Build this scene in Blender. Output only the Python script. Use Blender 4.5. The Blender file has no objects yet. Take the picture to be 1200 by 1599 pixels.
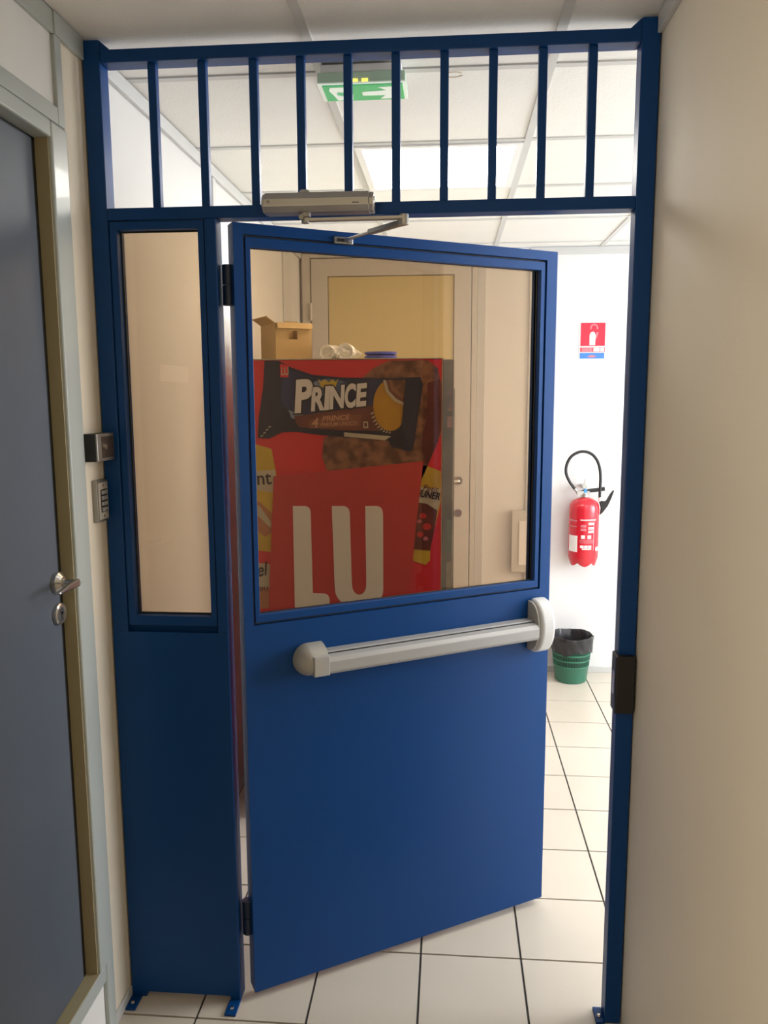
import bpy, bmesh, math, random
from mathutils import Matrix, Vector

random.seed(7)
scene = bpy.context.scene
C = scene.collection
PI = math.pi

# ------------------------------------------------------------------ camera, world, lights, exposure
CAM_POS = Vector((0.8806, -1.9731, 1.6655))
PITCH, YAW, ROLL, FPX = 0.1413, 0.0820, -0.0043, 1246.9
_f = Vector((-math.sin(YAW)*math.cos(PITCH), math.cos(YAW)*math.cos(PITCH), -math.sin(PITCH)))
_r = Vector((math.cos(YAW), math.sin(YAW), 0))
_u = _r.cross(_f)
_r2 = _r*math.cos(ROLL) + _u*math.sin(ROLL)
_u2 = -_r*math.sin(ROLL) + _u*math.cos(ROLL)
cam_data = bpy.data.cameras.new('camera')
cam_data.sensor_fit = 'VERTICAL'
cam_data.sensor_height = 36.0
cam_data.lens = 36.0*FPX/1599.0
cam_data.clip_start = 0.02
cam = bpy.data.objects.new('camera', cam_data)
C.objects.link(cam)
M3 = Matrix((_r2, _u2, -_f)).transposed()
cam.matrix_world = Matrix.Translation(CAM_POS) @ M3.to_4x4()
scene.camera = cam

scene.view_settings.view_transform = 'Standard'
scene.view_settings.look = 'None'
scene.view_settings.gamma = 1.0
scene.view_settings.use_curve_mapping = False
scene.view_settings.exposure = 0.0

world = bpy.data.worlds.new('daylight')
scene.world = world
world.use_nodes = True
world.node_tree.nodes['Background'].inputs['Color'].default_value = (0.80, 0.90, 1.0, 1)
world.node_tree.nodes['Background'].inputs['Strength'].default_value = 3.0

WINDOW_WATTS = 132.0
FAR_LAMP = 17.0
NEAR_FILL = 0.25
SIDE_WATTS = 27.0

wl = bpy.data.lights.new('window_daylight', 'AREA')
wl.shape = 'RECTANGLE'; wl.size = 1.5; wl.size_y = 1.8
wl.energy = WINDOW_WATTS; wl.color = (0.93, 0.96, 1.0)
wlo = bpy.data.objects.new('window_daylight', wl)
C.objects.link(wlo)
wlo.location = (4.66, 1.10, 1.62)
wlo.rotation_euler = (0, PI/2, 0)      # shines towards -X, in through the window opening

# warm fill light added in the corridor's left wall to brighten the right wall
sl_ = bpy.data.lights.new('added_fill_light', 'AREA')
sl_.shape = 'RECTANGLE'; sl_.size = 1.15; sl_.size_y = 1.2
sl_.energy = SIDE_WATTS; sl_.color = (1.0, 0.89, 0.71)
slo = bpy.data.objects.new('added_fill_light', sl_)
C.objects.link(slo)
slo.location = (-0.05, -2.3, 1.55)
slo.rotation_euler = (0, -PI/2, 0)     # shines towards +X, across the corridor

# ------------------------------------------------------------------ materials
def mat(name, col, rough=0.5, metal=0.0, var=0.0, vscale=6.0, bump=0.0, bscale=80.0, spec=0.5,
        col2=None, emit=None, estr=0.0, coat=0.0):
    m = bpy.data.materials.new(name)
    m.use_nodes = True
    nt = m.node_tree; n = nt.nodes; l = nt.links
    b = n['Principled BSDF']
    b.inputs['Roughness'].default_value = rough
    b.inputs['Metallic'].default_value = metal
    b.inputs['Specular IOR Level'].default_value = spec
    b.inputs['Coat Weight'].default_value = coat
    tc = n.new('ShaderNodeTexCoord')
    nz = n.new('ShaderNodeTexNoise')
    nz.inputs['Scale'].default_value = vscale
    nz.inputs['Detail'].default_value = 4
    l.new(tc.outputs['Object'], nz.inputs['Vector'])
    mx = n.new('ShaderNodeMix'); mx.data_type = 'RGBA'
    c2 = col2 if col2 else tuple(max(0, c*(1-var)) for c in col)
    mx.inputs[6].default_value = (*col, 1); mx.inputs[7].default_value = (*c2, 1)
    if col2:
        cr = n.new('ShaderNodeMapRange')
        cr.inputs['From Min'].default_value = 0.38; cr.inputs['From Max'].default_value = 0.62
        l.new(nz.outputs['Fac'], cr.inputs['Value']); l.new(cr.outputs['Result'], mx.inputs[0])
    else:
        l.new(nz.outputs['Fac'], mx.inputs[0])
    l.new(mx.outputs[2], b.inputs['Base Color'])
    if bump > 0:
        nb = n.new('ShaderNodeTexNoise'); nb.inputs['Scale'].default_value = bscale
        nb.inputs['Detail'].default_value = 3
        l.new(tc.outputs['Object'], nb.inputs['Vector'])
        bp = n.new('ShaderNodeBump'); bp.inputs['Strength'].default_value = bump
        bp.inputs['Distance'].default_value = 0.002
        l.new(nb.outputs['Fac'], bp.inputs['Height']); l.new(bp.outputs['Normal'], b.inputs['Normal'])
    if emit:
        b.inputs['Emission Color'].default_value = (*emit, 1)
        b.inputs['Emission Strength'].default_value = estr
    return m

def glass_mat(name, tint, refl=1.0):
    m = bpy.data.materials.new(name); m.use_nodes = True
    nt = m.node_tree; n = nt.nodes; l = nt.links
    for x in list(n): n.remove(x)
    out = n.new('ShaderNodeOutputMaterial')
    tr = n.new('ShaderNodeBsdfTransparent')
    gl = n.new('ShaderNodeBsdfGlossy'); gl.inputs['Roughness'].default_value = 0.01
    fr = n.new('ShaderNodeFresnel'); fr.inputs['IOR'].default_value = 1.48
    # a thin pane does not bend the ray, so both of its faces take the outside index (no false total reflection)
    ge = n.new('ShaderNodeNewGeometry'); ma = n.new('ShaderNodeMath'); ma.operation = 'MULTIPLY_ADD'
    ma.inputs[1].default_value = 1/1.48-1.48; ma.inputs[2].default_value = 1.48
    l.new(ge.outputs['Backfacing'], ma.inputs[0]); l.new(ma.outputs[0], fr.inputs['IOR'])
    mx = n.new('ShaderNodeMixShader')
    nz = n.new('ShaderNodeTexNoise'); nz.inputs['Scale'].default_value = 3
    mc = n.new('ShaderNodeMix'); mc.data_type = 'RGBA'
    mc.inputs[6].default_value = (*tint, 1); mc.inputs[7].default_value = (*[t*0.985 for t in tint], 1)
    l.new(nz.outputs['Fac'], mc.inputs[0]); l.new(mc.outputs[2], tr.inputs['Color'])
    l.new(fr.outputs['Fac'], mx.inputs[0]); l.new(tr.outputs[0], mx.inputs[1]); l.new(gl.outputs[0], mx.inputs[2])
    l.new(mx.outputs[0], out.inputs['Surface'])
    return m

M = {}
M['blue'] = mat('blue_paint', (0.002, 0.051, 0.208), 0.42, var=0.10, vscale=2.5, bump=0.06, bscale=260, spec=0.26)
M['blue_dark'] = mat('blue_hinge', (0.008, 0.022, 0.07), 0.4, var=0.2)
M['wall'] = mat('cream_wall_vinyl', (0.86, 0.785, 0.66), 0.62, var=0.05, vscale=5, bump=0.18, bscale=170, spec=0.3)
M['wallwhite'] = mat('white_panel', (0.77, 0.77, 0.765), 0.55, var=0.04, vscale=4, bump=0.08, bscale=150, spec=0.3)
M['wallpale'] = mat('pale_panel', (0.67, 0.66, 0.64), 0.55, var=0.04, vscale=4, bump=0.08, bscale=150, spec=0.3)
M['stain'] = mat('water_stain', (0.62, 0.52, 0.40), 0.8, var=0.2, vscale=30)
M['ceil'] = mat('ceiling_board', (0.88, 0.87, 0.83), 0.8, var=0.06, vscale=9, bump=0.35, bscale=120, spec=0.2)
M['slab'] = mat('plenum', (0.3, 0.3, 0.3), 0.9, var=0.1)
M['rail'] = mat('ceiling_rail_white', (0.62, 0.62, 0.60), 0.45, var=0.05)
M['alu'] = mat('grey_green_profile', (0.42, 0.46, 0.45), 0.32, var=0.06, vscale=3, spec=0.6, coat=0.15)
M['alu2'] = mat('grey_profile', (0.58, 0.58, 0.57), 0.4, var=0.05)
M['reveal'] = mat('khaki_reveal', (0.36, 0.31, 0.19), 0.5, var=0.1, vscale=14)
M['gasket'] = mat('black_gasket', (0.012, 0.012, 0.012), 0.6, var=0.2)
M['leaf'] = mat('slate_blue_leaf', (0.088, 0.108, 0.145), 0.48, var=0.18, vscale=3.5, bump=0.12, bscale=300)
M['tile'] = mat('cream_floor_tile', (0.64, 0.575, 0.485), 0.24, var=0.07, vscale=7, bump=0.03, bscale=60, spec=0.5)
M['grout'] = mat('dark_grout', (0.085, 0.085, 0.088), 0.9, var=0.3, vscale=40)
M['steel'] = mat('brushed_steel', (0.62, 0.60, 0.57), 0.28, metal=1.0, var=0.08, vscale=20)
M['closer'] = mat('silver_closer', (0.52, 0.50, 0.47), 0.36, metal=0.75, var=0.06, vscale=12)
M['closer_d'] = mat('dull_zinc', (0.34, 0.33, 0.31), 0.4, metal=0.85, var=0.1)
M['panic'] = mat('light_grey_plastic', (0.39, 0.385, 0.38), 0.38, var=0.04, vscale=8, spec=0.45)
M['pale_plastic'] = mat('pale_grey_plastic', (0.60, 0.60, 0.595), 0.35, var=0.03)
M['panic2'] = mat('warm_grey_plastic', (0.42, 0.40, 0.36), 0.45, var=0.05)
M['keyplate'] = mat('dull_metal_plate', (0.52, 0.48, 0.42), 0.5, metal=0.2, var=0.06)
M['keybtn'] = mat('grey_buttons', (0.36, 0.36, 0.36), 0.5, var=0.05)
M['black'] = mat('black_plastic', (0.012, 0.012, 0.013), 0.42, var=0.2)
M['dark'] = mat('dark_line', (0.03, 0.03, 0.035), 0.6, var=0.1)
M['bronze'] = mat('dark_brown_lens', (0.075, 0.055, 0.045), 0.2, var=0.1)
M['white'] = mat('white_plastic', (0.85, 0.85, 0.84), 0.4, var=0.03)
M['whitebright'] = mat('white_print', (0.88, 0.86, 0.83), 0.5, var=0.03)
M['red'] = mat('red_enamel', (0.62, 0.012, 0.03), 0.25, var=0.06, spec=0.55, coat=0.3)
M['mred'] = mat('machine_red', (0.80, 0.05, 0.06), 0.3, var=0.05)
M['dred'] = mat('deep_red_print', (0.66, 0.062, 0.058), 0.35, var=0.12, vscale=2.2)
M['lu'] = mat('cream_letter', (0.90, 0.87, 0.80), 0.45, var=0.04)
M['choc'] = mat('chocolate_print', (0.36, 0.17, 0.09), 0.5, vscale=26, col2=(0.13, 0.05, 0.028), bump=0.3, bscale=50)
M['navy'] = mat('navy_print', (0.035, 0.036, 0.075), 0.35, var=0.25, vscale=5)
M['navy2'] = mat('blue_print', (0.055, 0.07, 0.20), 0.35, vscale=5, col2=(0.035, 0.042, 0.11))
M['glow'] = mat('pale_blue_print', (0.30, 0.40, 0.55), 0.4, vscale=9, col2=(0.10, 0.15, 0.30))
M['brown'] = mat('brown_print', (0.21, 0.065, 0.045), 0.4, vscale=6, col2=(0.13, 0.04, 0.032))
M['orange'] = mat('orange_print', (0.55, 0.24, 0.12), 0.4, var=0.1)
M['yellow'] = mat('golden_print', (0.62, 0.34, 0.035), 0.4, vscale=8, col2=(0.52, 0.27, 0.03))
M['peach'] = mat('peach_print', (0.66, 0.36, 0.22), 0.4, var=0.06)
M['lemon'] = mat('yellow_pack_print', (0.70, 0.50, 0.06), 0.4, vscale=6, col2=(0.60, 0.40, 0.05))
M['creamp'] = mat('pale_print', (0.62, 0.56, 0.42), 0.4, var=0.1)
M['bluebig'] = mat('letter_outline', (0.05, 0.03, 0.035), 0.4, var=0.1)
M['side'] = mat('machine_front_print', (0.05, 0.038, 0.03), 0.3, vscale=5, col2=(0.15, 0.115, 0.08))
M['dustpink'] = mat('dusky_pink_print', (0.30, 0.15, 0.14), 0.4, vscale=20, col2=(0.10, 0.05, 0.05))
M['dustgreen'] = mat('dusky_green_print', (0.13, 0.17, 0.12), 0.4, vscale=14, col2=(0.07, 0.09, 0.065))
M['dusttan'] = mat('dusky_tan_print', (0.30, 0.24, 0.15), 0.4, vscale=14, col2=(0.18, 0.13, 0.085))
M['mdark'] = mat('machine_frame', (0.035, 0.033, 0.035), 0.35, var=0.15)
M['card'] = mat('brown_cardboard', (0.52, 0.36, 0.17), 0.8, var=0.14, vscale=10, bump=0.1, bscale=90)
M['cardin'] = mat('cardboard_inner', (0.58, 0.41, 0.20), 0.8, var=0.1)
M['plate'] = mat('blue_plastic', (0.07, 0.085, 0.52), 0.35, var=0.05)
M['olive'] = mat('pale_yellow_panel', (0.66, 0.56, 0.30), 0.42, var=0.08, vscale=2)
M['doorgrey'] = mat('light_grey_door', (0.60, 0.58, 0.54), 0.45, var=0.05)
M['green'] = mat('green_basket', (0.035, 0.165, 0.105), 0.42, var=0.1)
M['bag'] = mat('black_bin_bag', (0.022, 0.022, 0.026), 0.28, var=0.3, vscale=12, bump=0.5, bscale=26)
M['rubber'] = mat('black_rubber', (0.02, 0.02, 0.022), 0.5, var=0.2)
M['signred'] = mat('sign_red', (0.60, 0.012, 0.045), 0.4, var=0.03)
M['signblue'] = mat('sign_blue', (0.05, 0.21, 0.60), 0.4, var=0.03)
M['pink'] = mat('sign_pink', (0.62, 0.20, 0.24), 0.4, var=0.05)
M['bluetab'] = mat('blue_tab', (0.03, 0.25, 0.55), 0.4, var=0.05)
M['egreen'] = mat('exit_green', (0.02, 0.38, 0.14), 0.3, var=0.05, emit=(0.02, 0.42, 0.14), estr=0.35)
M['epale'] = mat('exit_pale_green', (0.52, 0.72, 0.56), 0.25, var=0.05)
M['ewhite'] = mat('exit_pictogram', (0.80, 0.88, 0.80), 0.35, var=0.03, emit=(0.8, 0.9, 0.8), estr=0.25)
M['led'] = mat('exit_led', (0.9, 0.75, 0.15), 0.3, var=0.02, emit=(1.0, 0.75, 0.12), estr=1.2)
M['lamp'] = mat('lit_diffuser', (0.9, 0.9, 0.9), 0.5, var=0.01, emit=(1.0, 0.97, 0.90), estr=FAR_LAMP)
M['lampfill'] = mat('added_fill_diffuser', (0.9, 0.9, 0.9), 0.5, var=0.01, emit=(1.0, 0.90, 0.76), estr=NEAR_FILL)
M['glass'] = glass_mat('bronze_glass', (0.735, 0.635, 0.515))
M['clear'] = glass_mat('clear_film', (0.93, 0.93, 0.93))
M['wrap'] = glass_mat('crinkled_wrap', (0.96, 0.96, 0.96))
_n = M['wrap'].node_tree; _o = [x for x in _n.nodes if x.type == 'OUTPUT_MATERIAL'][0]
_m = _n.nodes.new('ShaderNodeMixShader'); _d = _n.nodes.new('ShaderNodeBsdfDiffuse'); _d.inputs['Color'].default_value = (0.9, 0.9, 0.9, 1)
_z = _n.nodes.new('ShaderNodeTexNoise'); _z.inputs['Scale'].default_value = 45; _q = _n.nodes.new('ShaderNodeMapRange')
_q.inputs['From Min'].default_value = 0.40; _q.inputs['From Max'].default_value = 0.75; _q.inputs['To Max'].default_value = 0.65; _q.inputs['To Min'].default_value = 0.05
_src = _o.inputs['Surface'].links[0].from_socket
_n.links.new(_z.outputs['Fac'], _q.inputs['Value']); _n.links.new(_q.outputs['Result'], _m.inputs[0])
_n.links.new(_src, _m.inputs[1]); _n.links.new(_d.outputs[0], _m.inputs[2]); _n.links.new(_m.outputs[0], _o.inputs['Surface'])
M['ribbon'] = mat('copper_print', (0.30, 0.115, 0.065), 0.4, var=0.1)
M['film'] = mat('milky_cup', (0.93, 0.93, 0.92), 0.25, var=0.04, spec=0.6)

# ------------------------------------------------------------------ mesh helpers
class MB:
    def __init__(s): s.v = []; s.f = []; s.smooth = False
    def add(s, vs, fs):
        o = len(s.v); s.v += [tuple(x) for x in vs]; s.f += [tuple(i+o for i in f) for f in fs]; return s
    def box(s, x0, x1, y0, y1, z0, z1):
        return s.add([(x0,y0,z0),(x1,y0,z0),(x1,y1,z0),(x0,y1,z0),(x0,y0,z1),(x1,y0,z1),(x1,y1,z1),(x0,y1,z1)],
            [(0,3,2,1),(4,5,6,7),(0,1,5,4),(1,2,6,5),(2,3,7,6),(3,0,4,7)])
    def prism(s, pts, a, b, plane='XZ'):
        # outline pts in a plane, extruded along the third axis from a to b
        def m(p, d):
            return {'XZ': (p[0], d, p[1]), 'YZ': (d, p[0], p[1]), 'XY': (p[0], p[1], d)}[plane]
        n = len(pts)
        vs = [m(p, a) for p in pts] + [m(p, b) for p in pts]
        fs = [tuple(range(n)), tuple(range(2*n-1, n-1, -1))]
        fs += [(i, i+n, (i+1) % n + n, (i+1) % n) for i in range(n)]
        return s.add(vs, fs)
    def frame(s, x0, x1, z0, z1, w, y0, y1):
        # rectangular ring in XZ
        a = [(x0,z0),(x1,z0),(x1,z1),(x0,z1)]; wl = w if isinstance(w, tuple) else (w,)*4  # left,right,bottom,top
        b = [(x0+wl[0],z0+wl[2]),(x1-wl[1],z0+wl[2]),(x1-wl[1],z1-wl[3]),(x0+wl[0],z1-wl[3])]
        vs = [(p[0],y0,p[1]) for p in a+b] + [(p[0],y1,p[1]) for p in a+b]
        fs = []
        for i in range(4):
            j = (i+1) % 4
            fs += [(i,j,4+j,4+i), (8+i,12+i,12+j,8+j), (i,8+i,8+j,j), (4+i,4+j,12+j,12+i)]
        return s.add(vs, fs)
    def cyl(s, p0, p1, r0, r1=None, n=24, cap=True):
        r1 = r0 if r1 is None else r1
        p0 = Vector(p0); p1 = Vector(p1); d = (p1-p0).normalized()
        a = d.orthogonal().normalized(); b = d.cross(a)
        vs = []
        for p, r in ((p0, r0), (p1, r1)):
            for i in range(n):
                t = 2*PI*i/n; vs.append(p + a*(r*math.cos(t)) + b*(r*math.sin(t)))
        fs = [(i, (i+1) % n, n+(i+1) % n, n+i) for i in range(n)]
        if cap: fs += [tuple(range(n-1, -1, -1)), tuple(range(n, 2*n))]
        s.smooth = True
        return s.add(vs, fs)
    def lathe(s, prof, cx=0, cy=0, n=40, fn=None):
        vs = []
        for k, (r, z) in enumerate(prof):
            for i in range(n):
                t = 2*PI*i/n; rr, zz = (r, z) if fn is None else fn(k, r, z, t)
                vs.append((cx+rr*math.cos(t), cy+rr*math.sin(t), zz))
        fs = []
        for k in range(len(prof)-1):
            for i in range(n):
                j = (i+1) % n; fs.append((k*n+i, k*n+j, (k+1)*n+j, (k+1)*n+i))
        s.smooth = True
        return s.add(vs, fs)
    def tube(s, pts, r, n=12, closed=False):
        P = [Vector(p) for p in pts]; N = len(P); vs = []
        prev = None
        for i, p in enumerate(P):
            d = ((P[(i+1) % N] if closed else P[min(i+1, N-1)]) - (P[i-1] if closed else P[max(i-1, 0)])).normalized()
            a = d.orthogonal().normalized() if prev is None else (prev - d*prev.dot(d)).normalized()
            prev = a; b = d.cross(a); rr = r[i] if isinstance(r, (list, tuple)) else r
            for k in range(n):
                t = 2*PI*k/n; vs.append(p + a*(rr*math.cos(t)) + b*(rr*math.sin(t)))
        fs = []
        for i in range(N if closed else N-1):
            j = (i+1) % N
            for k in range(n):
                q = (k+1) % n; fs.append((i*n+k, i*n+q, j*n+q, j*n+k))
        if not closed: fs += [tuple(range(n-1, -1, -1)), tuple(range((N-1)*n, N*n))]
        s.smooth = True
        return s.add(vs, fs)
    def mesh(s, name, material):
        me = bpy.data.meshes.new(name); me.from_pydata(s.v, [], s.f); me.update()
        bm = bmesh.new(); bm.from_mesh(me); bmesh.ops.recalc_face_normals(bm, faces=bm.faces); bm.to_mesh(me); bm.free()
        if s.smooth:
            for p in me.polygons: p.use_smooth = True
            me.set_sharp_from_angle(angle=math.radians(38))
        me.materials.append(material if not isinstance(material, str) else M[material])
        return me
    def build(s, name, material, parent=None, bevel=0.0, label=None, loc=None, seg=2):
        o = bpy.data.objects.new(name, s.mesh(name, material)); C.objects.link(o)
        if parent: o.parent = parent
        if loc: o.location = loc
        if bevel:
            md = o.modifiers.new('bevel', 'BEVEL'); md.width = bevel; md.segments = seg
            md.limit_method = 'ANGLE'; md.angle_limit = math.radians(40)
        if label: o['label'] = label
        return o

def bx(*a): return MB().box(*a)
def thing(name, label, cat, loc=(0,0,0), rz=0, group=None):
    o = bpy.data.objects.new(name, None); C.objects.link(o)
    o.empty_display_size = 0.1; o.location = loc; o.rotation_euler = (0,0,rz)
    o['label'] = label; o['category'] = cat
    if group: o['group'] = group
    return o
def struct(o, label, cat=None):
    o['kind'] = 'structure'; o['label'] = label
    if cat: o['category'] = cat
    return o
def sroot(name, label, loc=(0,0,0)):
    o = bpy.data.objects.new(name, None); C.objects.link(o); o.empty_display_size = 0.1; o.location = loc
    return struct(o, label)
def place(me, name, parent, loc):
    o = bpy.data.objects.new(name, me); C.objects.link(o); o.parent = parent; o.location = loc; return o

def text(name, body, size, material, parent, loc, extrude=0.0004, shear=0.0, offset=0.0, tilt=0.0, xs=1.0, spacing=1.0):
    cu = bpy.data.curves.new('tmp', 'FONT'); cu.body = body; cu.size = size; cu.shear = shear
    cu.offset = offset; cu.extrude = extrude; cu.resolution_u = 4; cu.space_character = spacing
    t = bpy.data.objects.new('tmp', cu); C.objects.link(t)
    dg = bpy.context.evaluated_depsgraph_get(); dg.update()
    me = bpy.data.meshes.new_from_object(t.evaluated_get(dg))
    bpy.data.objects.remove(t); bpy.data.curves.remove(cu)
    me.transform(Matrix.Rotation(-tilt, 4, 'Y') @ Matrix.Rotation(PI/2, 4, 'X') @ Matrix.Diagonal((xs, 1, 1, 1)))
    me.name = name; me.materials.clear(); me.materials.append(M[material])
    o = bpy.data.objects.new(name, me); C.objects.link(o); o.parent = parent; o.location = loc
    return o

def arc(cx, cz, rx, rz, a0, a1, n=12):
    return [(cx+rx*math.cos(math.radians(a0+(a1-a0)*i/n)), cz+rz*math.sin(math.radians(a0+(a1-a0)*i/n))) for i in range(n+1)]

# ------------------------------------------------------------------ the room
H = 2.515           # ceiling height
XR = 1.352          # corridor's right wall
YB = 2.82           # back wall of the room beyond
XE = 4.6            # window wall of the room beyond
YC = -4.4           # end of the corridor behind the camera

floor = struct(bx(-0.2, XE+0.2, YC-0.2, YB+0.2, -0.12, -0.006).build('floor', 'grout'),
               'cream square floor tiles with dark grey grout', 'floor')
TX0, TY0, T, G = 0.5055, 2.6343, 0.3, 0.0065
full = bx(-T/2+G/2, T/2-G/2, -T/2+G/2, T/2-G/2, -0.006, 0).mesh('floor_tile', 'tile')
def in_room(x0, x1, y0, y1):
    res = []
    for (a0, a1, b0, b1) in ((0.0, XR, YC, 0.06), (0.0, XE, 0.06, YB)):
        c0, c1, d0, d1 = max(x0, a0), min(x1, a1), max(y0, b0), min(y1, b1)
        if c1-c0 > 0.012 and d1-d0 > 0.012: res.append((c0, c1, d0, d1))
    return res
for i in range(-2, 15):
    for j in range(-1, 25):
        x0, x1 = TX0+T*i+G/2, TX0+T*(i+1)-G/2
        y1, y0 = TY0-T*j-G/2+T, TY0-T*(j+1)+G/2+T
        for (a, b, c_, d) in in_room(x0, x1, y0, y1):
            if abs((b-a)-(T-G)) < 1e-6 and abs((d-c_)-(T-G)) < 1e-6:
                place(full, 'floor_tile', floor, ((a+b)/2, (c_+d)/2, 0))
            elif y1 > 0.06 > y0 and c_ < 0.06 and x0 < XR and not (d < 0.059):
                place(bx(a, b, c_, d, -0.006, 0).mesh('floor_tile', 'tile'), 'floor_tile', floor, (0,0,0))
            else:
                place(bx(a, b, c_, d, -0.006, 0).mesh('floor_tile', 'tile'), 'floor_tile', floor, (0,0,0))

ceiling = struct(bx(-0.2, XE+0.2, YC-0.2, YB+0.2, H+0.03, H+0.12).build('ceiling', 'slab'),
                 'suspended ceiling of square white boards in grey rails', 'ceiling')
CX0, CY0, CT = 0.535, 0.26, 0.6
LIGHTS = {(0, 1): 'lamp', (0, -5): 'lampfill', (2, 0): 'lamp', (5, 1): 'lamp'}
for i in range(-1, 8):
    for j in range(-8, 5):
        if (i, j) in LIGHTS: continue
        x0, x1, y0, y1 = CX0+CT*i, CX0+CT*(i+1), CY0+CT*j, CY0+CT*(j+1)
        for (a0, a1, b0, b1) in (((0.0, XR, YC, 0.06), (XR, XE, 0.06, YB), (0.0, XR, 0.06, YB))):
            c0, c1, d0, d1 = max(x0, a0), min(x1, a1), max(y0, b0), min(y1, b1)
            if c1-c0 > 0.02 and d1-d0 > 0.02:
                if a0 == XR and x0 < XR: c0 = XR
                place(bx(c0, c1, d0, d1, H+0.004, H+0.02).mesh('ceiling_board', 'ceil'), 'ceiling_board', ceiling, (0,0,0))
for i in range(0, 8):
    x = CX0+CT*i
    y0 = YC if x < XR else 0.06
    if x < XE: bx(x-0.012, x+0.012, y0, YB, H-0.001, H+0.004).build('ceiling_rail', 'rail', ceiling)
for j in range(-7, 5):
    y = CY0+CT*j
    bx(0, XR if y < 0.06 else XE, y-0.012, y+0.012, H-0.0005, H+0.004).build('ceiling_rail', 'rail', ceiling)

st = MB()
o_ = arc(0.885, 0.305, 0.026, 0.020, 20, 330, 22); i_ = arc(0.885, 0.305, 0.019, 0.0145, 330, 20, 22)
st.prism(o_+i_, H+0.0032, H+0.004, 'XY').build('water_stain', 'stain', ceiling)
def lamp(i, j, m, label):
    x0, y0 = CX0+CT*i, CY0+CT*j
    t = thing('ceiling_light', label, 'ceiling light', (x0+CT/2, y0+CT/2, H))
    fr = MB(); fr.box(-0.286, 0.286, -0.286, -0.262, -0.006, 0.02); fr.box(-0.286, 0.286, 0.262, 0.286, -0.006, 0.02)
    fr.box(-0.286, -0.262, -0.262, 0.262, -0.006, 0.02); fr.box(0.262, 0.286, -0.262, 0.262, -0.006, 0.02)
    fr.build('frame', 'white', t)
    bx(-0.262, 0.262, -0.262, 0.262, -0.002, 0.015).build('diffuser', m, t)
lamp(0, 1, 'lamp', 'square lit ceiling light just beyond the blue barred transom')
lamp(0, -5, 'lampfill', 'added unseen ceiling light over the near corridor, warm and dim')  # fill lamp behind the camera, added for ambient light in the corridor
lamp(2, 0, 'lamp', 'added unseen ceiling light in the middle of the bright room')  # added out of view to light the side of the red machine
lamp(5, 1, 'lamp', 'added unseen ceiling light close to the window wall')  # added out of view to brighten the room beyond

# left wall: strip beside the blue partition, run beyond it, cupboard bay
DY0, DY1 = -1.085, -0.194      # cupboard door opening
w = MB()
w.box(-0.16, -0.004, -0.112, 0.05, 0, H)
w.box(-0.16, -0.10, YC, -0.112, 0, H)
w.box(-0.10, 0.0, -1.70, DY0-0.066, 0, H); w.box(-0.10, 0.0, YC, -2.90, 0, H)
w.box(-0.10, 0.0, -2.90, -1.70, 0, 0.93); w.box(-0.10, 0.0, -2.90, -1.70, 2.17, H)
struct(w.build('wall_left', 'wall'), 'cream left wall beside the cupboard door', 'wall')
struct(bx(-0.16, -0.004, 0.05, YB+0.12, 0, H).build('wall_left_beyond', 'wallpale'), 'white left wall beyond the blue partition', 'wall')
struct(bx(XR, XR+0.10, YC, 0.06, 0, H).build('wall_right', 'wall'), 'plain cream wall on the right of the corridor', 'wall')
struct(bx(XR+0.10, XE, -0.04, 0.06, 0, H).build('wall_front', 'wallwhite'), 'white wall of the bright room behind the corridor wall', 'wall')
struct(bx(-0.004, XE, YB, YB+0.12, 0, H).build('wall_back', 'wallwhite'), 'white back wall with the red extinguisher', 'wall')
struct(bx(0, XR, YC-0.1, YC, 0, H).build('wall_near', 'wall'), 'cream wall closing the corridor', 'wall')
ww = MB()
ww.box(XE, XE+0.12, 0.06, 0.15, 0, H); ww.box(XE, XE+0.12, 2.05, YB, 0, H)
ww.box(XE, XE+0.12, 0.15, 2.05, 0, 0.86); ww.box(XE, XE+0.12, 0.15, 2.05, 2.38, H)
struct(ww.build('wall_window', 'wallwhite'), 'white wall with the wide daylight window', 'wall')
win = sroot('window_1', 'wide white framed window of the bright room', (XE, 1.10, 0.86))
fr = MB()
fr.box(0.03, 0.08, -0.95, -0.90, 0, 1.52); fr.box(0.03, 0.08, 0.90, 0.95, 0, 1.52)
fr.box(0.03, 0.08, -0.90, 0.90, 0, 0.05); fr.box(0.03, 0.08, -0.90, 0.90, 1.47, 1.52)
fr.box(0.03, 0.08, -0.025, 0.025, 0.05, 1.47)
fr.build('window_frame', 'white', win)
for y0 in (-0.90, 0.025): bx(0.085, 0.09, y0, y0+0.875, 0.05, 1.47).build('pane', 'clear', win)

win2 = sroot('fill_window', 'added window around the fill light in the left corridor wall', (-0.04, -2.3, 0.93))  # invented opening that carries the added side fill light
fr = MB()
fr.box(0.0, 0.03, -0.60, -0.57, 0, 1.24); fr.box(0.0, 0.03, 0.57, 0.60, 0, 1.24)
fr.box(0.0, 0.03, -0.57, 0.57, 0, 0.03); fr.box(0.0, 0.03, -0.57, 0.57, 1.21, 1.24)
fr.build('window_frame', 'alu2', win2)
bx(0.008, 0.012, -0.57, 0.57, 0.03, 1.21).build('pane', 'clear', win2)

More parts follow.
